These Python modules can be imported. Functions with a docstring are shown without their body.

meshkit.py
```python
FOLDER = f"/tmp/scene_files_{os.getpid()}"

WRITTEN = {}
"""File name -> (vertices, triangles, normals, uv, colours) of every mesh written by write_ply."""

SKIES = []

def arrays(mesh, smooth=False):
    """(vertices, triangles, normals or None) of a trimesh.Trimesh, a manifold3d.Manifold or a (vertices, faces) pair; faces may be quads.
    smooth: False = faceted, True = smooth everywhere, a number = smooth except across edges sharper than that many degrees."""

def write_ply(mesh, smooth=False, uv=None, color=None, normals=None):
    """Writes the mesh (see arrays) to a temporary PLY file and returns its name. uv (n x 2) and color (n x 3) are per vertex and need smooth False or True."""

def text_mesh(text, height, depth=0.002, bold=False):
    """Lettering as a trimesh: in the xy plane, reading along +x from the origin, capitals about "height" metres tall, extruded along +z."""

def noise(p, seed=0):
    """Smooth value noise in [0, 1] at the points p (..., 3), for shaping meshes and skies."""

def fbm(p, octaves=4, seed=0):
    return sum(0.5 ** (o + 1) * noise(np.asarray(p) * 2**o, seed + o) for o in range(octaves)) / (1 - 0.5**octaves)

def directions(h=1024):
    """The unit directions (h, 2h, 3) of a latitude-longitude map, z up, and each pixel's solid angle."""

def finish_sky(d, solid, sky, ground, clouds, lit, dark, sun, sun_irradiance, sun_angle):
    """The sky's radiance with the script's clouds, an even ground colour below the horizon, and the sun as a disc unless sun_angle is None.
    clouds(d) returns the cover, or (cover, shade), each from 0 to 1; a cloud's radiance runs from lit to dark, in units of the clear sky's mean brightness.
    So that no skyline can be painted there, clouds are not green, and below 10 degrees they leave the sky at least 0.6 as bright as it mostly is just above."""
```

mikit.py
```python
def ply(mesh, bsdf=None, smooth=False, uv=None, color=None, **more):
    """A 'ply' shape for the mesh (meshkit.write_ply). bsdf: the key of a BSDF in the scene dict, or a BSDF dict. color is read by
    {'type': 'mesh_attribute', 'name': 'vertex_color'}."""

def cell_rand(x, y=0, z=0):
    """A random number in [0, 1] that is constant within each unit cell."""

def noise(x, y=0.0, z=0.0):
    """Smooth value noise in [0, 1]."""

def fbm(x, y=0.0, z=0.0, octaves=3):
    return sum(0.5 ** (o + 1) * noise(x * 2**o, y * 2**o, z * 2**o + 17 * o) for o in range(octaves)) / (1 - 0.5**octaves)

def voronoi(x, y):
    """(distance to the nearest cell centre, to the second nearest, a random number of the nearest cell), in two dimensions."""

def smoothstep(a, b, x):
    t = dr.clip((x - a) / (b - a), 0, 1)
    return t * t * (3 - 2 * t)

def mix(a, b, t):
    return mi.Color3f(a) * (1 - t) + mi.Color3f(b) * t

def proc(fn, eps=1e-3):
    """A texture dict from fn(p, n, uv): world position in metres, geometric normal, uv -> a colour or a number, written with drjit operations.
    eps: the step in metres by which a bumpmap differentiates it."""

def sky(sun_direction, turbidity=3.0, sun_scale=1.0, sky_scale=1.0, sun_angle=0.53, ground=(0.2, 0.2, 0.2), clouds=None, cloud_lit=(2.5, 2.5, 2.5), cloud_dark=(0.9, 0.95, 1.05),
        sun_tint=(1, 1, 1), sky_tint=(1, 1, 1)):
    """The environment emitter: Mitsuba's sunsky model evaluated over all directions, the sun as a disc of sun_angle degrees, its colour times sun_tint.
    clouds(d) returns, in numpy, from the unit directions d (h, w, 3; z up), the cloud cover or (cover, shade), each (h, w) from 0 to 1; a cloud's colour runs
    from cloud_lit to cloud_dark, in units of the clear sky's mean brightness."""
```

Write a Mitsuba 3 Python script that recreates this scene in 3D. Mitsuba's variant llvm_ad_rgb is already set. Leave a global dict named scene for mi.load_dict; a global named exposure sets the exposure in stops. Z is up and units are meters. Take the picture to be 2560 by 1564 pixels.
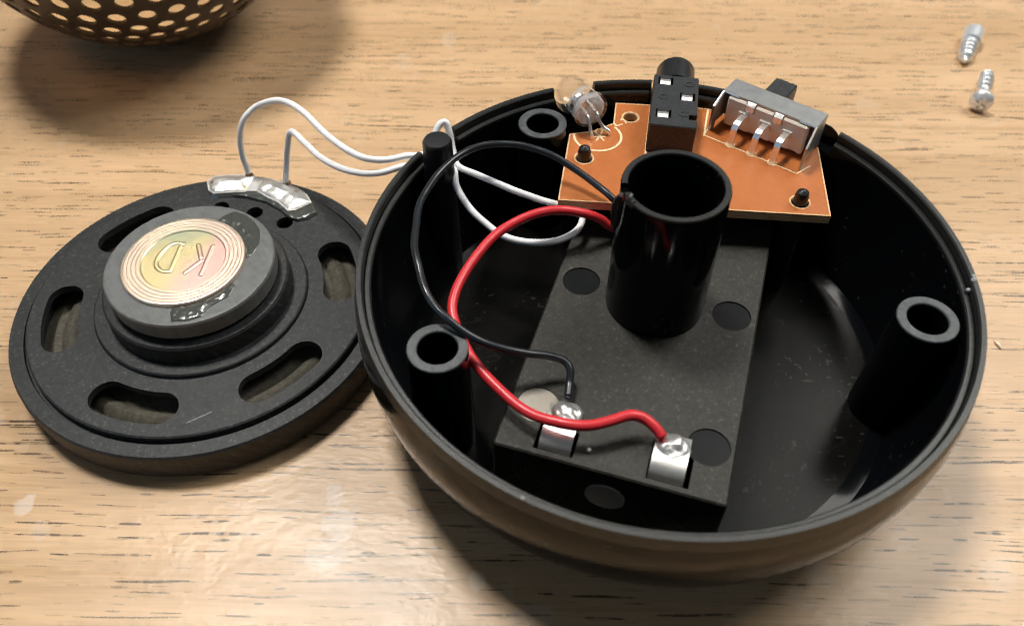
import math, random
import numpy as np, trimesh, shapely
import drjit as dr, mitsuba as mi
import manifold3d as m3
import mikit, meshkit
from shapely.geometry import Polygon, LineString, Point, box as sbox
from mikit import noise, fbm, cell_rand, smoothstep, mix, voronoi

random.seed(4); rng = np.random.default_rng(4)
T = mi.ScalarTransform4f
MM = 0.001
scene, labels = {}, {}

# ------------------------------------------------------------------ camera, light, exposure
PITCH = 0.8622
scene['camera'] = {'type': 'thinlens', 'fov': 62.49, 'fov_axis': 'x', 'aperture_radius': 0.0006, 'focus_distance': 0.121,
                   'near_clip': 0.005, 'far_clip': 10.0,
                   'to_world': T().look_at([0, 0, 0.1], [0, math.cos(PITCH), 0.1 - math.sin(PITCH)], [0, 0, 1])}
exposure = -0.12


def lamp(key, pos, r, rad):
    scene[key] = {'type': 'sphere', 'center': [p * MM for p in pos], 'radius': r * MM,
                  'emitter': {'type': 'area', 'radiance': {'type': 'rgb', 'value': list(rad)}}}


lamp('unseen_lamp', (-200, 357, 876), 96, (91, 88, 82))  # out of view, placed for the main light and shadows from the left rear
lamp('unseen_lamp_001', (650, 500, 985), 330, (9.2, 9.0, 8.4))  # out of view and large, placed for soft light from the right rear
labels['unseen_lamp'] = {'label': 'warm white round lamp out of view, lighting the table from high at the left rear', 'category': 'lamp'}
labels['unseen_lamp_001'] = {'label': 'warm white round lamp out of view, lighting the table softly from high at the right rear', 'category': 'lamp'}
side_light = trimesh.creation.box([4, 620, 520])
side_light.apply_transform(trimesh.transformations.rotation_matrix(math.radians(28), [0, 0, 1])); side_light.apply_translation([-1150, -420, 420]); side_light.apply_scale(MM)
scene['unseen_side_light'] = mikit.ply(side_light, None, emitter={'type': 'area', 'radiance': {'type': 'rgb', 'value': [.75, 1.10, 1.55]}})  # unseen bluish source, placed to light front faces and left edges
labels['unseen_side_light'] = {'label': 'pale blue area light out of view, lighting front faces and left edges from the left', 'category': 'unseen_side_light'}
scene['ambient_light'] = {'type': 'constant', 'radiance': {'type': 'rgb', 'value': [0.078, 0.088, 0.096]}}  # even light from all sides, no single source in view


# ------------------------------------------------------------------ helpers (all lengths in millimetres)
def to_tm(m):
    if isinstance(m, m3.Manifold):
        q = m.to_mesh()
        return trimesh.Trimesh(np.array(q.vert_properties)[:, :3].astype(float), np.array(q.tri_verts), process=False)
    return m


def to_m3(t):
    return m3.Manifold(m3.Mesh(np.asarray(t.vertices, np.float32), np.asarray(t.faces, np.uint32)))


def numbered(key):
    if key not in scene and key not in labels:
        return key
    i = 1
    while f'{key}_{i:03d}' in scene or f'{key}_{i:03d}' in labels:
        i += 1
    return f'{key}_{i:03d}'


def add(name, mesh, bsdf, parent=None, smooth=32, o=None, rz=0.0, label=None, cat=None, group=None, kind=None):
    """ONE entry of the scene. o, rz: placing of the mesh (mm, degrees)."""
    key = numbered((parent + '__' if parent else '') + name)
    t = to_tm(mesh).copy()
    if rz:
        t.apply_transform(trimesh.transformations.rotation_matrix(math.radians(rz), [0, 0, 1]))
    if o is not None:
        t.apply_translation(np.array(list(o) + [0] * (3 - len(o)), float))
    t.apply_scale(MM)
    scene[key] = mikit.ply(t, bsdf, smooth=smooth)
    d = {}
    if label: d['label'] = label
    if cat: d['category'] = cat
    if group: d['group'] = group
    if kind: d['kind'] = kind
    if d: labels[key] = d
    return key


def thing(name, label, cat, group=None):
    key = numbered(name)
    labels[key] = {'label': label, 'category': cat}
    if group: labels[key]['group'] = group
    return key


def spline(pts, step=0.35):
    P = np.array(pts, float)
    P = np.vstack([2 * P[0] - P[1], P, 2 * P[-1] - P[-2]])
    out = []
    for i in range(1, len(P) - 2):
        p0, p1, p2, p3 = P[i - 1:i + 3]
        n = max(2, int(np.linalg.norm(p2 - p1) / step))
        t = (np.arange(n) / n)[:, None]
        # centripetal-like tangents
        l0, l1, l2 = [max(np.linalg.norm(b - a), 1e-6) ** .5 for a, b in ((p0, p1), (p1, p2), (p2, p3))]
        m1 = l1 * ((p1 - p0) / l0 - (p2 - p0) / (l0 + l1) + (p2 - p1) / l1)
        m2 = l1 * ((p2 - p1) / l1 - (p3 - p1) / (l1 + l2) + (p3 - p2) / l2)
        out.append((2 * t**3 - 3 * t**2 + 1) * p1 + (t**3 - 2 * t**2 + t) * m1 + (-2 * t**3 + 3 * t**2) * p2 + (t**3 - t**2) * m2)
    out.append(P[-2][None])
    return np.vstack(out)


def sweep(path, r, n=14, raw=False):
    """A round closed tube along the points; r a number or one per resampled point."""
    P = np.array(path, float) if raw else spline(path)
    d = np.gradient(P, axis=0); d /= np.linalg.norm(d, axis=1, keepdims=True)
    u = np.cross(d[0], [0, 0, 1.0])
    if np.linalg.norm(u) < 1e-3: u = np.cross(d[0], [1.0, 0, 0])
    a = np.linspace(0, 2 * np.pi, n, endpoint=False)
    R = np.broadcast_to(np.asarray(r, float), (len(P),))
    V = []
    for i in range(len(P)):
        u = u - d[i] * (u @ d[i]); u /= np.linalg.norm(u)
        v = np.cross(d[i], u)
        V.append(P[i] + R[i] * (np.cos(a)[:, None] * u + np.sin(a)[:, None] * v))
    V = np.vstack(V + [P[:1], P[-1:]])
    F, L = [], len(P)
    for i in range(L - 1):
        for k in range(n):
            b, c = i * n + k, i * n + (k + 1) % n
            F += [[b, c, c + n], [b, c + n, b + n]]
    for k in range(n):
        F += [[L * n, (k + 1) % n, k], [L * n + 1, (L - 1) * n + k, (L - 1) * n + (k + 1) % n]]
    t = trimesh.Trimesh(V, F, process=False)
    if t.volume < 0: t.invert()
    return t


def lathe(profile, n=128):
    """Solid of revolution (Manifold) of a closed (r, z) polygon."""
    return m3.CrossSection([[list(p) for p in profile]], m3.FillRule.NonZero).revolve(n)


def prism(poly, z0, z1, bevel=0.0):
    polys = [poly] if poly.geom_type == 'Polygon' else list(poly.geoms)
    rings = []
    for p in polys:
        p = shapely.geometry.polygon.orient(p)
        rings += [list(map(list, p.exterior.coords[:-1]))] + [list(map(list, h.coords[:-1])) for h in p.interiors]
    cs = m3.CrossSection(rings, m3.FillRule.EvenOdd)
    if not bevel:
        return cs.extrude(z1 - z0).translate([0, 0, z0])
    ins = cs.offset(-bevel, m3.JoinType.Round, 2.0, 24)
    a = cs.extrude(z1 - z0 - bevel).translate([0, 0, z0])
    return a + m3.Manifold.batch_hull([a, ins.extrude(z1 - z0).translate([0, 0, z0])]) if len(rings) == 1 and polys[0].convex_hull.area - polys[0].area < 1e-6 else a + ins.extrude(z1 - z0).translate([0, 0, z0])


def cbox(x0, x1, y0, y1, z0, z1, b=0.12):
    """A box with chamfered edges."""
    P = []
    for sx in (0, 1):
        for sy in (0, 1):
            for sz in (0, 1):
                c = np.array([(x0, x1)[sx], (y0, y1)[sy], (z0, z1)[sz]], float)
                s = np.array([1 - 2 * sx, 1 - 2 * sy, 1 - 2 * sz]) * b
                P += [c + s * [0, 1, 1], c + s * [1, 0, 1], c + s * [1, 1, 0]]
    return m3.Manifold.hull_points(np.array(P))


def cyl(r, z0, z1, x=0, y=0, r2=None, n=48):
    return m3.Manifold.cylinder(z1 - z0, r, r if r2 is None else r2, n).translate([x, y, z0])


def sheet(prof, x0, x1, th):
    """A bent metal strip: polyline (y, z) thickened by th and extruded over x."""
    poly = LineString(prof).buffer(th / 2, cap_style='flat', join_style='round', quad_segs=4)
    t = to_tm(m3.CrossSection([list(map(list, shapely.geometry.polygon.orient(poly).exterior.coords[:-1]))], m3.FillRule.NonZero).extrude(x1 - x0))
    V = np.array(t.vertices)            # (y, z, x)
    return trimesh.Trimesh(np.stack([V[:, 2] + x0, V[:, 0], V[:, 1]], 1), t.faces, process=False)


def blob(poly, z0, h, seed=0, rough=0.25, n=0.28, power=0.55, freq=1.1):
    """A melted lump: height falls off towards the outline of the polygon."""
    x0, y0, x1, y1 = poly.bounds
    tri = trimesh.creation.triangulate_polygon(poly.buffer(0), engine='earcut')
    V, F = tri
    V, F = trimesh.remesh.subdivide_to_size(np.c_[V, V[:, 0] * 0], F, n)
    m = trimesh.Trimesh(V, F); m.merge_vertices()
    V = np.array(m.vertices)
    e = poly.exterior
    dist = np.array([e.distance(Point(p[0], p[1])) for p in V])
    k = np.clip(dist / max(dist.max(), 1e-6), 0, 1) ** power
    z = k * h * (1 + rough * (meshkit.fbm(np.c_[V[:, :2] * freq, V[:, 0] * 0], 3, seed) - .5) * 2 * (1 if n > .21 else .9))
    top = V.copy(); top[:, 2] = z0 + z
    m2 = trimesh.Trimesh(top, m.faces, process=False)
    if m2.face_normals[:, 2].mean() < 0: m2.invert()
    return m2


def ring_arc(r, a0, a1, n=24):
    a = np.radians(np.linspace(a0, a1, n))
    return [(r * math.cos(t), r * math.sin(t)) for t in a]


B = (19.49, 76.58)          # centre of the round housing on the table
S = (-46.05, 83.97)         # centre of the bare loudspeaker on the table
C = (-76.0, 170.5)          # centre of the perforated bowl on the table


# ------------------------------------------------------------------ materials
def rgb(*c): return {'type': 'rgb', 'value': list(c)}


def principled(base, rough, **k):
    return {'type': 'twosided', 'bsdf': {'type': 'principled', 'base_color': base if isinstance(base, dict) else rgb(*base), 'roughness': rough, **k}}


def bumped(inner, fn, eps, scale=1.0):
    return {'type': 'twosided', 'bsdf': {'type': 'bumpmap', 'arbitrary': mikit.proc(fn, eps), 'scale': scale, 'bsdf': inner}}


STAINS = [(-63.8, 52.5, 1.5, 1.9, .85), (-60.2, 49.2, 1.6, 1.6, .35), (-23.4, 54.2, 1.5, 2.6, .60), (-22.0, 50.0, 2.4, 2.6, .62), (-23.2, 45.8, 2.8, 2.6, .45),
          (-4.4, 42.5, 1.25, 1.3, .55), (37.9, 43.3, 1.8, 2.2, .35), (34.8, 40.2, 2.2, 1.6, .25), (-13.8, 163.3, 2.0, 3.5, .35), (-23.0, 154.9, 2.2, 3.5, .25),
          (59.8, 43.5, 2.5, 2.5, .35), (2.4, 38.1, 3.0, 1.6, .3), (-40, 60, 3.5, 2.0, .2), (-85, 128, 1.2, 1.8, .3), (70, 140, 2.5, 2.5, .2), (57, 59.4, 2.0, 2.0, .2)]


def wood_color(p, n, uv):
    X, Y = p.x * 1000 + 400.0, p.y * 1000 + 400.0
    Yw = Y + 0.022 * X + 2.2 * (noise(X * .012, Y * .03) - .5) + .5 * (noise(X * .06, Y * .16) - .5)
    broad = fbm(Yw * .16, X * .004, 3.0)
    fine = fbm(Yw * 1.5, X * .03, 9.0)
    hair = noise(Yw * 5.0, X * .22, 5.0)
    c = mix((.495, .317, .172), (.585, .388, .222), smoothstep(.2, .8, broad))
    c = mix(c, mi.Color3f(.39, .22, .090), .40 * smoothstep(.55, .85, fine))
    c = c * (0.93 + .14 * hair)
    dark = mi.Float(0)
    for i, (h, L, prob, th) in enumerate(((2.3, 11.0, .46, .17), (1.55, 6.5, .30, .13), (3.1, 26.0, .36, .18), (1.3, 15.0, .22, .11), (.75, 3.6, .30, .07))):
        yy = Yw + .35 * (noise(X * .20, Y * .05, i * 7.0) - .5)
        row = dr.floor(yy / h)
        off = X + 300.0 * cell_rand(row, i, 3)
        cx = dr.floor(off / L)
        on = dr.select(cell_rand(cx, row, i) < prob, 1.0, 0.0)
        ln = .20 + .72 * cell_rand(cx, row, i + 20)
        fx = dr.abs(off / L - cx - .5) / (.5 * ln)
        fy = dr.abs((yy / h - row) - (.3 + .4 * cell_rand(cx, row, i + 40))) * h
        w = th * (.75 + 1.0 * cell_rand(cx, row, i + 60))
        taper = dr.clip(1 - fx * fx, 0, 1)
        brk = smoothstep(.28, .52, noise(X * 1.1, row * 3.7, i * 3.0))
        dark = dr.maximum(dark, on * smoothstep(1.0, .25, fy / (w * (.35 + .65 * taper) + .02)) * smoothstep(0, .3, taper) * (.5 + .5 * cell_rand(cx, row, i + 80)) * (.45 if i == 4 else 1.0) * (.45 + .55 * brk))
    c = mix(c, mi.Color3f(.060, .029, .012), dark)
    st = mi.Float(0)
    for k, (sx, sy, ax, ay, s) in enumerate(STAINS):
        q = dr.sqrt(dr.square((X - 400 - sx) / ax) + dr.square((Y - 400 - sy) / ay)) + .9 * (fbm(X * .9, Y * .9, k * 5.0) - .5)
        st = dr.maximum(st, s * smoothstep(1.0, .65, q))
    speck = smoothstep(.80, .86, noise(X * .75, Y * .75, 31.0)) * smoothstep(.55, .75, noise(X * .06, Y * .06, 41.0))
    st = dr.maximum(st, .22 * speck)
    return mix(c, mi.Color3f(.60, .50, .41), st * .75)


def wood_bump(p, n, uv):
    X, Y = p.x * 1000 + 400, p.y * 1000 + 400
    return (.036 * fbm(X * .55, Y * .9, 2.0, 3) + .016 * noise(X * 1.8, Y * 2.6, 8.0)) * .001


scene['mat_wood'] = {'type': 'twosided', 'bsdf': {'type': 'bumpmap', 'arbitrary': mikit.proc(wood_bump, 1e-4), 'scale': 1.0,
                     'bsdf': {'type': 'principled', 'base_color': mikit.proc(wood_color), 'roughness': mikit.proc(lambda p, n, uv: .29 + .14 * fbm(p.x * 90 + 40, p.y * 90 + 40)), 'specular': .5}}}


def grain_sparkle(amount, freq, lo, hi):
    def fn(p, n, uv):
        X, Y = (p.x + .73 * p.z) * 1000 + 500, (p.y + .61 * p.z) * 1000 + 500
        a = noise(X * freq, Y * freq)
        b = noise(X * .41 * freq, Y * .41 * freq)
        s = smoothstep(.70, 1.0, a) * smoothstep(.3, .8, b) * amount  # pale flecks put the sparkle of the rough plastic into the colour
        return mix(lo, hi, .55 * a + .45 * b) + mi.Color3f(s)
    return fn


def micro(p, n, uv):
    return noise(p.x * 5200 + 900, p.y * 5200 + 900, p.z * 5200 + 90) * .000025


def matte_plastic(key, lo, hi, rough, sparkle):
    scene[key] = {'type': 'twosided', 'bsdf': {'type': 'bumpmap', 'arbitrary': mikit.proc(micro, 6e-5), 'scale': 1.0,
                  'bsdf': {'type': 'principled', 'base_color': mikit.proc(grain_sparkle(sparkle, 4.6, lo, hi)), 'roughness': rough, 'specular': .35}}}


matte_plastic('mat_block', (.010, .0094, .0070), (.031, .0285, .0215), .55, .030)
matte_plastic('mat_frame', (.008, .009, .0095), (.025, .027, .028), .50, .030)


def scuff(p, n, uv):
    X, Y, Z = p.x * 1000 + 300, p.y * 1000 + 300, p.z * 1000 + 30
    d = smoothstep(.80, .90, noise(X * 1.4, Y * 1.4, Z * 1.4)) * smoothstep(.5, .7, noise(X * .2, Y * .2, Z * .2))
    return mix((.0030, .0034, .0042), (.05, .05, .045), d * .6)


scene['mat_housing'] = principled(mikit.proc(scuff), .10, specular=.20)


def floor_tone(p, n, uv):
    X, Y = p.x * 1000 + 300, p.y * 1000 + 300
    s = smoothstep(.86, .93, noise(X * 1.7, Y * 1.7)) * smoothstep(.5, .75, noise(X * .15, Y * .15))
    line = smoothstep(.035, .0, dr.abs(noise((X + .3 * Y) * .22, (Y - .3 * X) * .5, 7.0) - .5)) * smoothstep(.55, .8, noise(X * .35, Y * .35, 3.0))
    return mix(mix((.0028, .0028, .0024), (.0055, .0052, .0043), fbm(X * .3, Y * .3)), (.06, .06, .055), .4 * s + .15 * line)


scene['mat_floor'] = principled(mikit.proc(floor_tone), .24, specular=.09)
scene['mat_rim'] = principled(mikit.proc(lambda p, n, uv: mix((.0025, .003, .003), (.016, .018, .0165), fbm(p.x * 900 + 300, p.y * 900 + 300, p.z * 900, 3))), .42)
scene['mat_post_end'] = principled(mikit.proc(lambda p, n, uv: mix((.040, .046, .050), (.075, .082, .085), noise(p.x * 1500 + 300, p.y * 1500 + 300))), .5)
scene['mat_burr'] = principled((.35, .36, .36), .4)
scene['mat_mark'] = principled((.007, .0078, .0088), .30, specular=.15)
scene['mat_mark_pale'] = principled((.42, .40, .34), .42)
scene['mat_mark_silver'] = principled((.30, .27, .23), .35, metallic=.6)  # lamp sheen of one shiny mark, put into its colour
scene['mat_black'] = principled((.012, .013, .014), .35)
scene['mat_black_satin'] = principled(mikit.proc(lambda p, n, uv: mix((.016, .018, .020), (.030, .032, .034), noise(p.x * 2500 + 700, p.y * 2500 + 700, p.z * 2500))), .42)


def ferrite(p, n, uv):
    X, Y = p.x * 1000 + 300, p.y * 1000 + 300
    a = fbm(X * 1.1, Y * 1.1, 3.0)
    b = noise((X * .8 + Y * .6) * 6, (Y * .8 - X * .6) * .5)
    return mix((.072, .076, .076), (.140, .145, .142), .7 * a + .3 * b)


scene['mat_ferrite'] = principled(mikit.proc(ferrite), .5)
scene['mat_ferrite_side'] = principled((.016, .017, .018), .5)


def yellow_zinc(p, n, uv):
    x, y = p.x * 1000 - (S[0] - .7), p.y * 1000 - (S[1] - .1)
    w = fbm(x * .45 + 30, y * .45 + 30, 2.0, 2) - .5
    g = smoothstep(-.5, 4.5, y * .8 - x * .25 + 5 * w)          # towards the back: green blue
    pk = smoothstep(-1.5, 4.5, x - .35 * y + 4 * w)                # towards the right: pink
    c = mix((.82, .68, .36), (.46, .55, .40), .75 * g)
    c = mix(c, mi.Color3f(.90, .56, .50), .95 * pk)
    r = dr.sqrt(x * x + y * y)
    return mix(c, mi.Color3f(.95, .77, .63), .9 * smoothstep(5.6, 6.6, r))


scene['mat_yellow_zinc'] = principled(mikit.proc(yellow_zinc), .36, metallic=.85, specular=.6)
scene['mat_tin'] = {'type': 'twosided', 'bsdf': {'type': 'bumpmap', 'arbitrary': mikit.proc(lambda p, n, uv: .00004 * fbm(p.x * 900 + 200, p.y * 900 + 200, p.z * 900 + 20), 1e-4), 'scale': 1.0,
                    'bsdf': {'type': 'principled', 'base_color': rgb(.90, .88, .84), 'roughness': .35, 'metallic': .93}}}
scene['mat_solder'] = {'type': 'twosided', 'bsdf': {'type': 'principled', 'base_color': mikit.proc(lambda p, n, uv: mix((.90, .89, .87), (.62, .52, .38), smoothstep(.62, .80, fbm(p.x * 420 + 100, p.y * 420 + 100, p.z * 420)))), 'roughness': .38, 'metallic': .90}}
scene['mat_flux'] = principled((.16, .085, .035), .35)
scene['mat_can'] = principled(mikit.proc(lambda p, n, uv: mix((.34, .35, .355), (.52, .525, .52), fbm(p.x * 700 + 200, p.y * 700 + 200, p.z * 700))), .36, metallic=.75)
scene['mat_bright_edge'] = principled((.75, .76, .76), .3, metallic=.9)
scene['mat_screw'] = principled(mikit.proc(lambda p, n, uv: mix((.78, .82, .86), (.90, .91, .92), noise(p.x * 900, p.y * 900, p.z * 900))), .30, metallic=.60)
scene['mat_phenolic'] = principled(mikit.proc(lambda p, n, uv: mix((.78, .69, .56), (.88, .80, .68), fbm(p.x * 700 + 100, p.y * 700 + 100, p.z * 700))), .5)


def board(p, n, uv):
    X, Y = p.x * 1000 + 300, p.y * 1000 + 300
    a = fbm(X * .22, Y * .22, 4.0)
    f = noise(X * 2.0, Y * 2.0)
    return mix((.41, .118, .028), (.50, .162, .048), .75 * a + .25 * f)


scene['mat_board'] = principled(mikit.proc(board), .33, specular=.5)
scene['mat_board_edge'] = principled(mikit.proc(lambda p, n, uv: mix((.52, .25, .09), (.85, .62, .36), fbm(p.x * 900 + 300, p.y * 900 + 300, p.z * 2600))), .6)
scene['mat_silk'] = principled((.74, .60, .36), .5)
scene['mat_white_wire'] = principled((.90, .90, .90), .35)
scene['mat_red_wire'] = principled((.60, .030, .038), .33)
scene['mat_black_wire'] = principled((.014, .017, .021), .25)
scene['mat_clear'] = {'type': 'thindielectric', 'int_ior': 1.52}
scene['mat_bulb_reflection'] = {'type': 'principledthin', 'base_color': rgb(.96, .97, .98), 'roughness': .25, 'diff_trans': 1.1, 'spec_trans': .45, 'eta': 1.5}
scene['mat_added_lining'] = {'type': 'principledthin', 'base_color': rgb(.66, .41, .20), 'roughness': .8, 'diff_trans': 2.0}  # added translucent lining of the bowl
scene['mat_glue'] = principled((.055, .058, .052), .16, clearcoat=.6, clearcoat_gloss=.9)
scene['mat_cone'] = principled(mikit.proc(lambda p, n, uv: mix((.045, .040, .029), (.085, .075, .055), noise(p.x * 2600 + 700, p.y * 2600 + 700))), .8)
scene['mat_cup'] = principled((.030, .018, .011), .40)
scene['mat_crumb'] = principled((.72, .62, .50), .7)

# ------------------------------------------------------------------ the table
top = trimesh.creation.box([1800, 1500, 24]); top.apply_translation([0, 350, -12])
add('tabletop', top, 'mat_wood', smooth=False, label='varnished pale wooden tabletop with dark pores, scratches and pale stains', kind='structure')

# ------------------------------------------------------------------ the round housing
H = thing('speaker_housing', 'open round black plastic housing with a battery block and a central tube', 'housing')
prof = [(0, .02), (32.6, .02), (34.2, .5), (35.2, 2.2), (37.0, 5.4), (38.6, 8.8), (39.6, 12.0), (40.05, 15.0), (40.12, 17.0), (40.0, 18.8), (39.76, 20.2), (38.65, 20.2), (37.85, 20.15), (37.7, 20.0), (37.1, 14),
        (36.0, 8), (34.5, 3.0), (34.2, 1.9), (0, 1.9)]
shell = lathe(prof, 220)
lip = lathe([(38.62, 20.2), (39.75, 20.2), (39.60, 21.3), (39.42, 21.9), (38.82, 21.9), (38.62, 21.7)], 220)
ledge = lathe([(37.72, 20.05), (38.60, 20.05), (38.60, 20.5), (38.45, 20.62), (37.92, 20.62), (37.74, 20.45)], 220)


def radial_cyl(az, r, z):
    return m3.Manifold.cylinder(20, r, r, 40).translate([0, 0, 30]).rotate([0, 90, 0]).translate([0, 0, z]).rotate([0, 0, az])


def radial_box(az, half, r0, r1, z0, z1):
    return m3.Manifold.cube([r1 - r0, 2 * half, z1 - z0]).translate([r0, -half, z0]).rotate([0, 0, az])


def wedge(a0, a1, z0):
    return prism(Polygon([(0, 0)] + ring_arc(60, a0, a1, 12)), z0, 40)


cut = radial_cyl(104.4, 3.35, 21.0) + radial_box(104.4, 3.35, 30, 50, 21.0, 40)          # gap for the lamp bulb
cut += radial_cyl(81.0, 3.3, 21.3) + radial_box(81.0, 3.3, 30, 50, 21.3, 40)              # hole for the plug socket
cut += wedge(136.6, 147.2, 17.6)                                                       # gap for the two white wires
u53 = 52.8
cut += radial_box(u53, 7.95, 36.3, 38.9, 18.8, 40) + radial_box(u53, 4.2, 30, 50, 19.2, 25)  # seat and slot of the switch
cut += radial_box(81.0, 3.6, 30, 38.2, 18.6, 40)
add('shell', shell - cut, 'mat_housing', H, smooth=28, o=B)
add('floor', lathe([(0, 1.8), (32.1, 1.8), (32.1, 2.03), (0, 2.03)], 160), 'mat_floor', H, smooth=28, o=B)
add('rim', lip - cut, 'mat_rim', H, smooth=28, o=B, label='worn grey edge of the housing wall')
add('inner_ledge', ledge - cut, 'mat_rim', H, smooth=28, o=B)
for az, r, z, q in ((-6.1, 39.0, 21.85, .36), (-7.6, 38.45, 21.0, .32), (-5.0, 39.2, 21.85, .2), (-118, 39.2, 21.85, .2)):
    m = trimesh.creation.icosphere(2, q)
    m.vertices *= 1 + .6 * (meshkit.noise(m.vertices * 4 + az)[:, None] - .5)
    add('rim_burr', m, 'mat_burr', H, o=(B[0] + r * math.cos(math.radians(az)), B[1] + r * math.sin(math.radians(az)), z), smooth=True)
for (x, y) in ((-14.8, 29.5), (-28.4, -14.2), (31.6, -9.7)):
    r0 = 3.72
    body = lathe([(2.45, 2.0), (r0 + .35, 1.9), (r0, 20.6), (2.5, 20.6)], 56) + cyl(2.6, 1.9, 8)
    p = add('screw_post', body, 'mat_housing', H, o=(B[0] + x, B[1] + y))
    add('end_face', lathe([(2.48, 20.6), (3.72, 20.6), (3.70, 20.83), (3.60, 20.9), (2.62, 20.9), (2.5, 20.8)], 56), 'mat_post_end', p, o=(B[0] + x, B[1] + y))

RB = -17.5     # the battery block is turned in the housing
blk = cbox(-14, 14, -28.2, 28.2, 1.9, 13.3, .22)
slotL = m3.Manifold.cube([4.9, 3.5, 9]).translate([-9.25, -27.35, 8])
slotR = m3.Manifold.cube([5.05, 4.4, 9]).translate([4.35, -27.35, 8])
blk = blk - slotL - slotR - cyl(5.6, 6, 20)
marks = [(-10.4, .5, 'mat_mark'), (10.5, .4, 'mat_mark'), (10.8, -21.0, 'mat_mark'), (-10.4, -21.2, 'mat_mark_silver')]
for (x, y, m) in marks: blk = blk - cyl(2.62, 12.95, 15, x, y)
bb = add('battery_block', blk, 'mat_block', H, o=B, rz=RB)
for (x, y, m) in marks:
    add('moulding_mark', cyl(2.6, 12.6, 13.06, x, y, n=40), m, bb, o=B, rz=RB, label='round mark in the battery block with a silvery lamp sheen put into its colour' if 'silver' in m else None)
disc = m3.Manifold.cylinder(.35, 2.45, 2.45, 40).rotate([90, 0, 0]).translate([.2, -28.12, 8.2])
add('moulding_mark', disc, 'mat_mark_pale', bb, o=B, rz=RB, label='pale round mark on the front face of the battery block')

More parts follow.
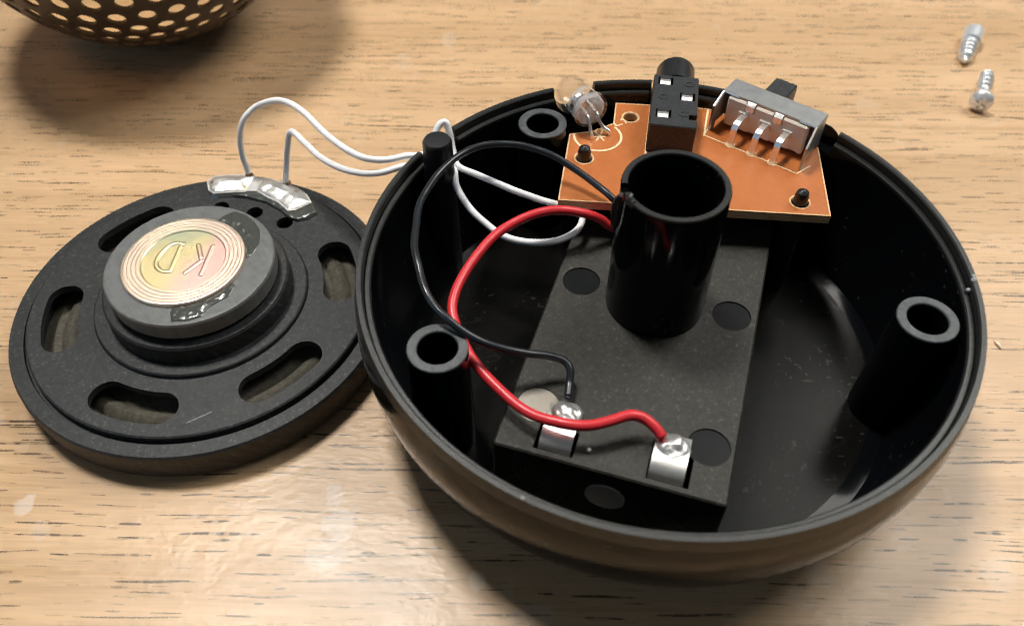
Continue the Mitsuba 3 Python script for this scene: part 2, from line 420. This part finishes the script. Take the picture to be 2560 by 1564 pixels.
# the central tube, its rim nicked on the left
tube = lathe([(5.65, 13.2), (6.68, 13.2), (6.58, 33.7), (6.42, 34.0), (5.82, 34.0), (5.66, 33.8)], 96)
nick = m3.Manifold.sphere(1.25, 20).scale([1.5, .7, 1.0]).translate([-6.2, -.6, 34.2])
tube = tube - nick
tk = add('centre_tube', tube, 'mat_housing', H, o=B)
add('tube_end', lathe([(5.72, 33.98), (6.5, 33.98), (6.44, 34.07), (5.8, 34.07)], 96) - nick, 'mat_rim', tk, o=B)
lump = trimesh.util.concatenate([sweep([(-5.6, -1.9, 34.0), (-5.9, -2.6, 33.9), (-5.5, -3.0, 33.5), (-5.2, -3.5, 33.9)], .42, 8),
                                 sweep([(-6.5, -.9, 33.2), (-6.75, -.2, 31.5), (-6.8, .1, 28.5), (-6.75, .3, 26.4)], [.25 + .38 * math.sin(3.1 * k) for k in np.linspace(0.05, 1, len(spline([(-6.5, -.9, 33.2), (-6.75, -.2, 31.5), (-6.8, .1, 28.5), (-6.75, .3, 26.4)])))], 8)])
add('melted_lump', lump, 'mat_rim', tk, o=B)

# wire post beside the gap in the wall, and the two pins that hold the board
post = lathe([(0, 1.9), (2.6, 1.9), (2.12, 24.9), (1.85, 25.4), (0, 25.5)], 40)
add('wire_post', post, 'mat_black', H, o=(B[0] - 30.1, B[1] + 19.6))
for (x, y) in ((-8.7, 23.4), (21.5, 13.6)):
    add('board_pin', lathe([(0, 1.9), (1.6, 1.9), (1.4, 17.6), (1.02, 17.7), (1.0, 20.2), (.8, 20.9), (.35, 21.25), (0, 21.3)], 28), 'mat_black', H, o=(B[0] + x, B[1] + y))

# battery contacts
for (x0, x1, prof_, bx, by, sd, hh) in ((-8.7, -4.75, [(-27.1, 10.5), (-27.1, 12.2), (-26.95, 12.9), (-26.6, 13.5), (-26.0, 13.95), (-25.2, 14.2), (-24.2, 14.28), (-22.5, 14.1), (-21, 13.7)], -6.5, -22.0, 3, 1.9),
                                    (4.55, 8.7, [(-27.1, 10.5), (-27.1, 12.0), (-26.9, 12.7), (-26.5, 13.4), (-25.8, 13.95), (-24.9, 14.25), (-23.8, 14.32), (-22.4, 14.15), (-21, 13.7)], 6.7, -22.9, 5, 1.9)):
    c = add('battery_contact', sheet(spline([(a, b, 0) for a, b in prof_], .12)[:, :2], x0, x1, .3), 'mat_tin', bb, o=B, rz=RB)
    pl = Point(bx, by).buffer(2.15, quad_segs=12)
    aa = np.linspace(0, 2 * np.pi, 48, endpoint=False)
    rr = 2.1 * (1 + .34 * (meshkit.noise(np.c_[np.cos(aa), np.sin(aa), aa * 0 + sd] * 1.3 + 20) - .5))
    pl = Polygon(np.c_[bx + rr * np.cos(aa), by + .95 * rr * np.sin(aa)])
    s = blob(pl, 13.95, hh * .68, sd, .55, .2, .45, .55)
    add('solder_blob', s, 'mat_solder', bb, o=B, rz=RB, smooth=True)
add('solder_bead', trimesh.creation.icosphere(3, .34), 'mat_solder', o=tuple(np.array([B[0] - 10.4, B[1] - 23.9, 13.62])), smooth=True,
    label='tiny loose silver solder bead lying on the battery block between the contacts', cat='solder bead')

# ------------------------------------------------------------------ the circuit board with its components
P = thing('circuit_board', 'orange brown circuit board fixed at the back of the housing', 'circuit board')
bp = Polygon([(-12.9, 14.1), (25.2, 10.7), (27.0, 25.8), (24.0, 29.6), (20.5, 30.2), (11.9, 35.7), (2.6, 36.7), (-2.8, 37.2), (-3.6, 31.9), (-7.0, 29.9), (-10.6, 29.2)])
holes = [Point(-8.7, 23.4).buffer(1.25), Point(21.5, 13.6).buffer(1.25), Point(-.8, 33.4).buffer(1.15)]
for h in holes: bp = bp.difference(h)
add('board', prism(bp, 18.75, 19.0), 'mat_board', P, smooth=False, o=B)
add('board_core', prism(bp.buffer(.03), 17.6, 18.77), 'mat_board_edge', P, smooth=False, o=B, label='pale cut edge of the circuit board')
add('board_edge', prism(bp.buffer(.04).difference(bp.buffer(-.17)).difference(shapely.unary_union(holes).buffer(.3)), 18.9, 19.02), 'mat_board_edge', P, smooth=False, o=B, label='pale cut edge of the circuit board with a thin highlight put into its colour')  # pale cut edge; also paints a thin highlight along the outline
for (x, y), r in (((-8.7, 23.4), 1.25), ((21.5, 13.6), 1.25), ((-.8, 33.4), 1.15)):
    add('hole_edge', lathe([(r - .02, 18.7), (r + .25, 18.98), (r + .28, 19.06), (r + .02, 19.06), (r - .06, 18.9)], 32), 'mat_board_edge', P, o=(B[0] + x, B[1] + y))


def silk(lines, w=.30):
    return shapely.unary_union([LineString(l).buffer(w / 2, cap_style='round', quad_segs=4) for l in lines])


def loc(p, q, f):     # a point of a frame with origin p, direction angle q (degrees)
    c, s = math.cos(math.radians(q)), math.sin(math.radians(q))
    return (p[0] + f[0] * c - f[1] * s, p[1] + f[0] * s + f[1] * c)


sc = (-6.3, 28.6)
ring = [(sc[0] + 3.62 * math.cos(t), sc[1] + 3.5 * math.sin(t)) for t in np.radians(np.linspace(175, 398, 60))]
add('print_ring', prism(silk([ring], .36), 18.99, 19.05), 'mat_silk', P, smooth=False, o=B, label='printed pale ring round the lamp leads')
st = (-6.0, 28.45)
star = [[(st[0] - .75, st[1] + .05), (st[0] + .75, st[1] + .05)], [(st[0] - .55, st[1] - .85), (st[0] + .4, st[1] + .95)], [(st[0] + .55, st[1] - .85), (st[0] - .4, st[1] + .95)]]
ar = [[(-5.75, 29.35), (-5.2, 30.5)], [(-5.65, 30.2), (-5.2, 30.5), (-5.0, 29.95)], [(-6.6, 29.6), (-6.25, 30.4)]]
add('print_mark', prism(silk(star + ar, .24), 18.99, 19.05), 'mat_silk', P, smooth=False, o=B, label='printed diode star mark with small arrows')
L1 = [[loc((-3.2, 31.2), 24, q) for q in ((0, 1.35), (0, 0), (.95, 0))], [loc((-3.2, 31.2), 24, q) for q in ((1.35, 1.0), (1.75, 1.35), (1.75, 0))]]
add('print_text', prism(silk(L1, .26).intersection(bp), 18.99, 19.05), 'mat_silk', P, smooth=False, o=B, label='printed letters L1')
W = (20.95, 30.6); WA = math.degrees(math.atan2(-.605, .796))       # frame of the switch
bk = [[loc(W, WA, q) for q in ((-8.1, -4.5), (-7.6, -7.9), (7.7, -7.7), (8.5, -5.0))]]
add('print_outline', prism(silk(bk, .2).intersection(bp), 18.99, 19.05), 'mat_silk', P, smooth=False, o=B, label='printed outline in front of the switch')
add('print_outline', prism(silk([[(2.72, 36.5), (.55, 24.0)], [(11.75, 35.5), (10.1, 28.8)]], .3).intersection(bp), 18.99, 19.05), 'mat_silk', P, smooth=False, o=B,
    label='printed line beside the plug socket')

# plug socket (3.5 mm)
J = (4.05, 24.4); JA = math.degrees(math.atan2(-.167, .986))
jack = cbox(-3.45, 3.45, 0, 12.9, 19.05, 24.1, .14)
rec = [(-1.6, 11.3), (1.85, 7.6), (-1.55, 2.9)]
for (x, y) in rec: jack = jack - m3.Manifold.cube([2.3, 2.0, 3]).translate([x - 1.15, y - 1.0, 22.9])
jack = jack - m3.Manifold.cube([1.3, 1.2, 3]).translate([2.2, 1.9, 22.7])
bump = [(2.05, 11.0), (-1.75, 7.2), (1.55, 3.3)]
for (x, y) in bump: jack = jack + (cyl(.85, 24.0, 24.2, x, y, n=28) - cyl(.55, 23.9, 24.3, x, y - .25, n=28))
barrel = m3.Manifold.cylinder(5.0, 3.05, 3.05, 56).rotate([-90, 0, 0]).translate([0, 12.8, 21.3])
barrel = m3.Manifold.batch_hull([barrel, m3.Manifold.cylinder(5.4, 2.75, 2.75, 56).rotate([-90, 0, 0]).translate([0, 12.8, 21.3])])
barrel = barrel - m3.Manifold.cylinder(10, 1.8, 1.8, 40).rotate([-90, 0, 0]).translate([0, 14, 21.3])
jk = add('plug_socket', jack, 'mat_black_satin', P, o=(B[0] + J[0], B[1] + J[1]), rz=JA)
add('barrel', barrel, 'mat_black', jk, o=(B[0] + J[0], B[1] + J[1]), rz=JA)
for i, (x, y) in enumerate(rec):
    s = sheet([(y - .85, 23.1), (y - .6, 23.75), (y - .1, 24.0), (y + .45, 23.95), (y + .9, 23.4)], x - .85, x + .75, .2)
    add('contact', s, 'mat_tin', jk, o=(B[0] + J[0], B[1] + J[1]), rz=JA)

# slide switch
WO = (B[0] + W[0], B[1] + W[1])
can = cbox(-7.55, 7.55, -3.9, 0, 24.6, 25.0, .08) + cbox(-7.5, 7.5, -.4, -.02, 19.1, 24.8, .05)
for s in (-1, 1):
    end = m3.CrossSection([[[0, 19.1], [0, 24.85], [-3.85, 24.85], [-6.3 if s < 0 else -6.8, 23.4 if s < 0 else 22.9], [-6.3 if s < 0 else -6.8, 18.9], [-5.4, 18.9], [-5.2, 20.2], [-.5, 20.2]][::-1]], m3.FillRule.NonZero).extrude(.4)
    tm = to_tm(end); V = np.array(tm.vertices)
    V = np.stack([V[:, 2] + (-7.54 if s < 0 else 7.14), V[:, 0], V[:, 1]], 1)
    # the end plates flare outwards towards their front edge
    V[:, 0] += s * .10 * np.clip(-V[:, 1] - 3.2, 0, 9)
    e = trimesh.Trimesh(V, tm.faces, process=False)
    if e.volume < 0: e.invert()
    can = can + to_m3(e)
sw = add('slide_switch', can, 'mat_can', P, o=WO, rz=WA, smooth=20, label='slide switch in a grey metal can')
for s in (-1, 1):      # bright edges of the end plates and of the top
    y1, z1 = (-6.3, 23.4) if s < 0 else (-6.8, 22.9)
    q = [(s * 7.36 + s * .07, -3.95, 24.95), (s * (7.36 + .1 * (-y1 - 3.2)), y1 - .04, z1 + .02)]
    q = np.linspace(q[0], q[1], 6)
    add('bright_edge', sweep(q, .2, 6, raw=True), 'mat_bright_edge', sw, o=WO, rz=WA)
add('bright_edge', sweep(np.linspace((-7.3, -3.9, 24.83), (-5.0, -3.9, 24.83), 4), .16, 6, raw=True), 'mat_bright_edge', sw, o=WO, rz=WA)
add('bright_edge', sweep(np.linspace((4.8, -3.9, 24.83), (7.3, -3.9, 24.83), 4), .16, 6, raw=True), 'mat_bright_edge', sw, o=WO, rz=WA)
ph = cbox(-6.45, 6.45, -4.35, -3.1, 19.6, 24.55, .25)
for x in (-2.7, 1.75): ph = ph - m3.Manifold.cube([1.7, 1.2, 2]).translate([x - .85, -4.95, 23.2])
for x in (-3.4, .1, 3.5): ph = ph + cbox(x - .95, x + .95, -4.6, -4.2, 21.7, 23.0, .15)
for x in (-1.6, 1.9, 5.0): ph = ph - m3.Manifold.cylinder(1.4, .8, .8, 20).rotate([90, 0, 0]).translate([x, -3.9, 19.6])
add('terminal_plate', ph, 'mat_phenolic', sw, o=WO, rz=WA, label='cream fibre plate carrying the switch terminals')
for x in (-2.7, 1.75):
    add('folded_tab', sheet([(-3.0, 24.72), (-4.0, 24.66), (-4.45, 24.3), (-4.5, 23.5)], x - .65, x + .65, .26), 'mat_tin', sw, o=WO, rz=WA)
for x in (-3.3, .25, 3.68):
    add('pad', lathe([(.45, 18.98), (.80, 18.98), (.78, 19.04), (.45, 19.06)], 20), 'mat_board_edge', sw, o=loc(WO, WA, (x, -7.55)))
    add('terminal', sheet([(-4.2, 22.5), (-6.3, 22.55), (-7.0, 22.35), (-7.4, 21.7), (-7.55, 18.7)], x - .48, x + .48, .28), 'mat_tin', sw, o=WO, rz=WA)
kn = cbox(-3.4, .2, -1, 6.4, 20.0, 23.5, .2)
for k in range(4): kn = kn - m3.Manifold.cube([.4, .5, 6]).translate([-3.2 + k * .95, 6.15, 18.5])
add('slider', kn, 'mat_black_satin', sw, o=WO, rz=WA, label='black ribbed slider')

# the clear bulb (5 mm)
lb = np.array([B[0] - 7.4, B[1] + 30.3, 22.4]); ld = np.array([-4.1, 8.3, .0]); ld /= np.linalg.norm(ld)
prof_l = [(0, 0), (2.55, 0), (2.85, .15), (2.85, 1.0), (2.5, 1.1), (2.45, 6.0)] + [(2.45 * math.cos(a), 6.0 + 2.45 * math.sin(a)) for a in np.linspace(.1, np.pi / 2 - .02, 12)] + [(0, 8.45)]
led = to_tm(lathe(prof_l, 64))
R = trimesh.geometry.align_vectors([0, 0, 1], ld)
led.apply_transform(R); led.apply_translation(lb)
bulb = add('bulb', led, 'mat_clear', P, smooth=40, label='clear round bulb lying in the gap of the rim')
side = np.cross(ld, [0, 0, 1.0])


def lp(a, s, z): return lb + ld * a + side * s + np.array([0, 0, z])


for s, foot in ((-.75, (-7.3, 28.0)), (.85, (-4.6, 29.0))):
    f = np.array([B[0] + foot[0], B[1] + foot[1], 18.8])
    path = [lp(-.05, s, -.5), lp(-.45, s, -.65), lp(-.95, s * 1.05, -1.3), (lp(-1.2, s * 1.1, -1.9) + f) / 2 + [0, 0, .4], f + [0, 0, .9], f]
    add('lead', sweep(path, .27, 10), 'mat_tin', bulb)
    inner = [lp(.25, s, -.45), lp(1.5, s, -.2), lp(3.0, s * .9, 0)]
    add('inner_lead', sweep(inner, .28, 8), 'mat_tin', bulb)
cupm = to_tm(lathe([(0, 2.0), (.7, 2.0), (1.15, 3.4), (.85, 3.4), (.3, 2.6), (0, 2.6)], 24)); cupm.apply_transform(R); cupm.apply_translation(lp(0, -.4, 0))
add('reflector', cupm, 'mat_bright_edge', bulb)
for prof_c in ([(2.35, .25), (2.2, .8), (1.5, 1.7), (1.1, 2.9)], [(2.42, .35), (2.42, 2.2), (2.2, 3.3)]):
    refl_shell = trimesh.creation.revolve(prof_c, sections=48)
    refl_shell.vertices[:, :2] *= 1 + .10 * (meshkit.noise(refl_shell.vertices * 1.6 + 30)[:, None] - .5)
    refl_shell.apply_transform(R); refl_shell.apply_translation(lb)
    add('added_reflection_shell', refl_shell, 'mat_bulb_reflection', bulb, smooth=True)  # added shells imitating silvery reflections inside the clear bulb

# ------------------------------------------------------------------ the bare loudspeaker, lying on its face
K = thing('loudspeaker', 'round bare black loudspeaker lying face down with its grey magnet up', 'loudspeaker')
fr = lathe([(25.8, .02), (26.9, .15), (27.5, .8), (27.7, 3.6), (27.6, 5.0), (27.35, 5.35), (25.45, 5.4), (25.35, 4.9), (25.05, 4.9), (24.95, 6.0), (24.7, 6.15), (15.55, 6.15), (15.4, 6.7), (15.2, 6.85),
            (13.35, 6.85), (13.25, 9.5), (13.0, 9.85), (12.4, 9.95), (10.2, 9.9), (10.2, 5.0), (24.0, 5.0), (24.4, .02)], 180)
slots = []
for a in (134.5, 193, 256, 315, 14.5):
    slots.append(LineString(ring_arc(20.3, a - 11, a + 11, 14)).buffer(2.55, quad_segs=10))
for (x, y) in ((-1.7, 19.3), (4.1, 18.0), (9.4, 15.6)): slots.append(Point(x, y).buffer(1.32, quad_segs=10))
cuts = [prism(s, 3, 8) for s in slots]
for c in cuts: fr = fr - c
# a shallow chip in the outer edge, behind the solder tags
fr = fr - m3.Manifold.cube([3.2, 1.2, 2]).translate([3.5, 26.7, 4.8])
add('frame', fr, 'mat_frame', K, o=S, smooth=30)
cone = lathe([(3, 4.7), (10.3, 4.6), (15.5, 3.4), (18.6, 2.6), (19.2, 3.1), (20.0, 3.3), (20.8, 3.0), (21.4, 2.3), (22.4, 2.5), (24.4, 1.6), (24.4, .4), (3, 1.2)], 96)
add('cone', cone, 'mat_cone', K, o=S)
add('magnet_neck', cyl(11.0, 9.5, 10.6, n=90), 'mat_ferrite_side', K, o=S)
mg = lathe([(0, 10.3), (11.6, 10.3), (11.85, 10.5), (11.95, 12.9), (11.8, 13.2), (11.5, 13.3), (0, 13.3)], 130)
mt = to_tm(mg); V = np.array(mt.vertices)
edge = np.hypot(V[:, 0], V[:, 1]) > 11
V[edge, 2] += .12 * (meshkit.fbm(V[edge] * .8 + 50, 3) - .5)
mt.vertices = V
mk = add('magnet', mt, 'mat_ferrite', K, o=S, smooth=25)
pr = [(0, 13.25), (8.6, 13.25), (8.62, 13.7), (8.5, 13.86)]
for r in (8.2, 7.65, 7.1, 6.5):
    pr += [(r + .12, 13.88), (r + .05, 13.74), (r - .05, 13.74), (r - .12, 13.88)]
pr += [(5.95, 13.88), (5.8, 13.76), (0, 13.76)]
cap = lathe(pr, 140)
cp = add('pole_cap', cap, 'mat_yellow_zinc', K, o=(S[0] - .7, S[1] - .1), smooth=20, label='yellowish iridescent metal cap with raised rings and letters')
lk = [[(2.9, 2.6), (2.5, -3.0)], [(.75, 2.8), (1.75, .25)], [(.2, -2.7), (1.95, -.3)]]
ldd = [[(-1.75, 2.5), (-1.95, -2.0)], [(-1.5, 3.0), (-2.3, 3.3), (-3.2, 2.9), (-4.0, 1.7), (-4.4, .3), (-4.3, -1.1), (-3.7, -2.0), (-2.9, -2.4), (-2.0, -2.4)]]
for nm, ls in (('letter', lk), ('letter', ldd)):
    parts = [sweep(np.array([(x, y, 13.8) for x, y in spline([(a, b, 0) for a, b in l])[:, :2]]), .38, 10, raw=True) for l in ls]
    mm_ = [to_m3(p) for p in parts]
    u = mm_[0]
    for q in mm_[1:]: u = u + q
    u = u + m3.Manifold.batch_boolean([m3.Manifold.sphere(.38, 14).translate([a, b, 13.8]) for l in ls for a, b in (l[0], l[-1])], m3.OpType.Add)
    u = to_tm(u.scale([1, 1, .4]).translate([0, 0, 13.8 * .6]))
    add('letter', u, 'mat_yellow_zinc', cp, o=S, smooth=40, label='raised letter K' if ls is lk else 'raised letter D')
add('scratch', sweep(np.linspace((3.2, -22.6, 6.14), (6.1, -20.8, 6.14), 5), .055, 6, raw=True), 'mat_burr', K, o=S, label='fine pale scratch on the frame')
# dark shiny glue between cap and magnet rim
gl = [Polygon([(1.9, 8.4), (2.8, 9.7), (4.3, 10.6), (6.0, 9.9), (7.7, 8.3), (8.9, 6.4), (9.4, 3.6), (8.9, 1.5), (7.9, .4), (7.6, 2.6), (6.5, 4.6), (3.9, 7.1)]),
      Polygon([(-.2, -8.5), (-.3, -9.6), (.3, -11.3), (2.6, -11.2), (4.2, -10.4), (5.3, -8.4), (7.2, -6.6), (7.6, -4.6), (6.9, -4.0), (5.0, -6.4), (2.5, -8.0)])]
for i, g in enumerate(gl):
    add('glue_patch', blob(g, 13.24, .32, 11 + i, .5, .35, .35), 'mat_glue', mk, o=S, smooth=True, label='dark shiny dried glue beside the cap')
# the solder tags with their dark glossy backing
tag = Polygon([(-5.2, 25.6), (-5.0, 23.6), (-4.0, 21.9), (-2.6, 21.2), (-.1, 21.6), (2.4, 21.2), (6.0, 19.9), (8.3, 18.2), (10.0, 16.4), (11.6, 15.7), (13.2, 16.2), (14.6, 17.6), (13.6, 19.4),
               (12.3, 21.9), (9.0, 24.6), (4.4, 26.4), (-2.0, 26.8)])
tb = add('tag_backing', blob(tag, 6.1, .75, 21, .15, .4, .12), 'mat_glue', K, o=S, smooth=True, label='dark glossy backing under the solder tags')
s1 = Polygon([(-4.8, 24.7), (-4.1, 22.7), (-3.1, 21.9), (-1.1, 22.2), (1.9, 22.4), (2.4, 24.2), (2.8, 26.0), (.9, 26.3), (-2.0, 26.2), (-4.1, 25.9)])
s2 = Polygon([(3.7, 22.7), (5.9, 21.0), (7.8, 19.9), (9.8, 17.8), (10.8, 17.9), (13.0, 19.6), (12.1, 21.3), (10.2, 23.0), (7.8, 24.4), (4.6, 25.5), (3.9, 24.2)])
md = Polygon([(1.8, 22.6), (2.2, 25.4), (4.2, 25.4), (4.0, 22.6)])
add('lug', prism(s1.union(s2).union(md).buffer(.35).buffer(-.1).simplify(.05), 6.6, 6.98), 'mat_tin', tb, o=S, label='curved metal strip joining the two tags')
for i, (g, h) in enumerate(((s1, .9), (s2, .95))):
    add('solder_tag', blob(g.buffer(.15), 6.65, h, 31 + i, .30, .25, .40, .42), 'mat_solder', tb, o=S, smooth=True, label='silvery solder on the left tag' if i == 0 else 'silvery solder on the right tag')
add('flux_spot', blob(Point(-3.7, 24.4).buffer(.8), 7.0, .42, 41, .3, .25), 'mat_flux', tb, o=S, smooth=True, label='brown flux on the left tag')
for (x, y) in ((1.7, 26.3), (8.4, 24.3)):
    add('flux_spot', blob(Point(x, y).buffer(.75), 6.9, .85, 42, .5, .22), 'mat_flux', tb, o=S, smooth=True, label='brown flux where a white wire ends')

# ------------------------------------------------------------------ wires
w1 = [(-44.4, 110.3, 7.2), (-44.5, 110.6, 8.5), (-44.7, 111.0, 11.0), (-44.4, 111.5, 14.0), (-43.2, 112.4, 17.0), (-41.2, 113.4, 18.5), (-38.1, 112.9, 20.0), (-35.5, 111.8, 20.5), (-32.3, 108.6, 21.0),
      (-28.3, 103.4, 21.0), (-24.7, 99.7, 21.0), (-21.4, 97.5, 21.0), (-18.3, 97.1, 21.0), (-15.3, 98.0, 21.0), (-12.9, 98.2, 21.2), (-11.6, 99.6, 22.6), (-10.6, 101.0, 24.2), (-9.8, 101.4, 24.5),
      (-9.2, 100.8, 23.2), (-8.7, 99.4, 20.6), (-8.0, 97.6, 19.5), (-4.4, 95.7, 19.0), (1.1, 93.5, 18.0), (6.0, 92.1, 17.0), (8.6, 91.8, 16.4), (10.3, 91.9, 16.4), (11.1, 92.4, 17.0), (11.4, 92.9, 17.7)]
w2 = [(-37.8, 108.3, 7.2), (-37.1, 108.4, 10.0), (-36.0, 108.7, 14.5), (-35.35, 108.95, 16.6), (-34.9, 108.8, 17.15), (-33.9, 107.9, 17.2), (-31.7, 104.8, 17.6), (-28.4, 100.7, 18.0), (-24.8, 97.9, 18.5),
      (-21.5, 96.5, 19.0), (-19.0, 96.2, 19.5), (-16.5, 96.6, 20.0), (-14.1, 97.4, 20.0), (-12.2, 98.9, 20.0), (-10.4, 99.6, 19.8), (-8.9, 98.6, 19.6), (-8.5, 97.2, 19.2), (-8.0, 94.0, 18.5), (-6.1, 91.2, 17.0),
      (-3.7, 89.1, 15.7), (-.7, 87.2, 15.0), (3.5, 86.1, 15.0), (7.0, 86.3, 15.4), (9.3, 87.6, 16.0), (10.2, 89.6, 16.4), (10.4, 91.4, 17.0), (10.4, 92.2, 17.7)]
blk_w = [(15.9, 90.6, 17.0), (15.3, 89.2, 19.0), (14.5, 88.9, 20.2), (12.3, 91.1, 21.0), (8.8, 94.0, 22.0), (5.3, 96.0, 23.0), (1.7, 97.1, 23.5), (-1.9, 96.9, 24.0), (-5.4, 96.1, 24.0), (-8.3, 93.4, 24.0), (-10.6, 89.4, 24.0),
         (-12.1, 85.1, 24.0), (-12.5, 80.3, 24.0), (-12.3, 75.7, 24.0), (-11.4, 71.8, 23.5), (-10.0, 68.2, 23.0), (-7.6, 65.5, 22.2), (-4.6, 63.8, 21.0), (-1.6, 63.5, 19.5), (2.0, 63.7, 18.0), (5.1, 64.0, 17.0),
         (6.6, 63.7, 16.5), (7.2, 62.7, 16.0), (7.1, 61.3, 15.3), (6.8, 59.2, 15.0)]
red_w = [(17.5, 89.5, 15.0), (16.1, 88.6, 15.2), (14.1, 88.4, 16.0), (12.3, 88.4, 17.5), (9.9, 87.9, 19.0), (6.3, 87.4, 20.0), (2.8, 86.6, 20.0), (-.7, 84.6, 19.5), (-4.0, 80.7, 19.0), (-6.7, 75.8, 18.5), (-7.7, 71.2, 18.0), (-6.9, 67.8, 17.5),
         (-5.2, 64.2, 17.0), (-3.1, 61.3, 16.5), (-.6, 58.5, 16.2), (1.9, 56.4, 16.2), (4.8, 54.8, 16.6), (8.2, 54.1, 16.8), (11.6, 54.7, 16.8), (14.1, 55.4, 16.8), (15.6, 55.3, 16.4), (17.0, 54.3, 15.8), (17.7, 53.4, 15.2)]


def wire(name, pts, r, mat, label, cat='wire', group=None):
    q = spline(pts)
    q = q + .22 * (np.stack([meshkit.noise(q * .30 + 40 * k) for k in (1, 2, 3)], 1) - .5)
    wob = 1 + .05 * (meshkit.fbm(q * .35 + 200, 2) - .5)
    add(name, sweep(q, r * wob, 16, raw=True), mat, smooth=True, label=label, cat=cat, group=group)


wire('white_wire', w1, .50, 'mat_white_wire', 'white wire with the high round loop, soldered to the left tag of the loudspeaker')
wire('white_wire', w2, .50, 'mat_white_wire', 'white wire with the sharp kink, soldered to the right tag of the loudspeaker')
wire('black_wire', blk_w, .50, 'mat_black_wire', 'thin black wire curving from the circuit board over to the left battery contact')
wire('red_wire', red_w, .66, 'mat_red_wire', 'red wire curving from behind the central tube to the right battery contact')

# ------------------------------------------------------------------ screws on the table


def screw_thread(L, r, pitch, depth, tip=2.4, n=26, per=12):
    nz = int(L / pitch * per)
    z = np.linspace(0, L, nz + 1); a = np.linspace(0, 2 * np.pi, n, endpoint=False)
    Z, A = np.meshgrid(z, a, indexing='ij')
    ph = (Z / pitch - A / (2 * np.pi)) % 1.0
    ridge = np.clip(1 - np.abs(ph - .5) / .32, 0, 1) ** 1.0
    taper = np.clip((L - Z) / tip, .12, 1) ** .7
    Rr = (r + depth * ridge * np.clip(Z / .8, 0, 1)) * taper
    V = np.stack([Rr * np.cos(A), Rr * np.sin(A), Z], -1).reshape(-1, 3)
    F = []
    for i in range(nz):
        for k in range(n):
            b, c = i * n + k, i * n + (k + 1) % n
            F += [[b, c, c + n], [b, c + n, b + n]]
    V = np.vstack([V, [[0, 0, 0], [0, 0, L]]])
    for k in range(n):
        F += [[len(V) - 2, (k + 1) % n, k], [len(V) - 1, nz * n + k, nz * n + (k + 1) % n]]
    return trimesh.Trimesh(V, F, process=False)


def screw(label, head_at, tip_at, head_r, head_h, shank, L, r, depth, pitch, dome):
    k = thing('screw', label, 'screw', None)
    a, b = np.array(head_at, float), np.array(tip_at, float)
    d = (b - a) / np.linalg.norm(b - a)
    R_ = trimesh.geometry.align_vectors([0, 0, 1], d)
    hd = [(0, 0)] + ([(head_r * .45, .05), (head_r * .85, head_h * .35), (head_r, head_h * .75), (head_r * .97, head_h)] if dome else [(head_r * .8, 0), (head_r, .3), (head_r, head_h - .3), (head_r * .8, head_h)]) + [(0, head_h)]
    hm = lathe(hd, 48)
    for q in (0, 90): hm = hm - m3.Manifold.cube([head_r * 1.1, .5, .8]).translate([-head_r * .55, -.25, -.2]).rotate([0, 0, q + 20])
    sh = lathe([(0, 0), (r, 0), (r, shank), (0, shank)], 32).translate([0, 0, head_h - .02])
    th = screw_thread(L, r * .92, pitch, depth); th.apply_translation([0, 0, head_h + shank - .1])
    for nm, m in (('head', to_tm(hm)), ('shank', to_tm(sh)), ('thread', th)):
        m.apply_transform(R_); m.apply_translation(a)
        add(nm, m, 'mat_screw', k, smooth=35)


screw('short bright screw with a thick collar lying at the back right corner of the table', (99.0, 163.4, 1.9), (93.2, 152.4, 1.3), 2.0, 4.8, .6, 6.6, 1.45, .45, 1.45, False)
screw('round headed bright screw lying in front of the short screw, head towards the viewer', (90.7, 136.9, 2.3), (97.2, 149.6, 1.5), 2.2, 1.6, 3.4, 9.0, .95, .62, 1.75, True)

# ------------------------------------------------------------------ perforated bowl, back left
RB_, TH = 35.0, 0.7
arc_o = [(RB_ * math.sin(t), RB_ - RB_ * math.cos(t)) for t in np.radians(np.linspace(6, 90, 60))]
arc_i = [((RB_ - TH) * math.sin(t), RB_ - (RB_ - TH) * math.cos(t)) for t in np.radians(np.linspace(90, 6, 60))]
bowl = lathe([(0, arc_o[0][1])] + arc_o + arc_i + [(0, arc_i[-1][1])], 180)
drills = []
for k, th in enumerate((40.5, 47.5, 54.5, 61.5, 68.5, 75.5)):
    nh = 36
    for j in range(nh):
        drills.append(m3.Manifold.cylinder(6, 1.62, 1.62, 18).translate([0, 0, RB_ - 3]).rotate([0, 180 - th, 0]).translate([0, 0, RB_]).rotate([0, 0, 360 / nh * (j + .5 * (k % 2)) + 3]))
bowl = bowl - m3.Manifold.batch_boolean(drills, m3.OpType.Add)
bw = add('perforated_bowl', bowl, 'mat_cup', smooth=30, o=C, label='dark perforated round bowl standing out of focus at the top left corner', cat='bowl')
lin = trimesh.creation.revolve([((RB_ - TH - .35) * math.sin(t), RB_ - (RB_ - TH - .35) * math.cos(t)) for t in np.radians(np.linspace(8, 84, 40))], sections=120)  # added lining, lit from inside so the holes show bright tan
add('added_lining', lin, 'mat_added_lining', bw, o=C, smooth=True, label='added tan lining that passes light and makes the holes of the bowl glow')

# ------------------------------------------------------------------ crumbs
cr = trimesh.creation.icosphere(2, .42); cr.apply_scale([.6, 1.9, .5]); cr.vertices += .12 * (meshkit.noise(cr.vertices * 3 + 9)[:, None] - .5)
add('wood_crumb', cr, 'mat_crumb', o=(B[0] + 53.9, B[1] + 2.7, .2), rz=18, smooth=True, label='small pale crumb on the table just right of the housing rim', cat='crumb')
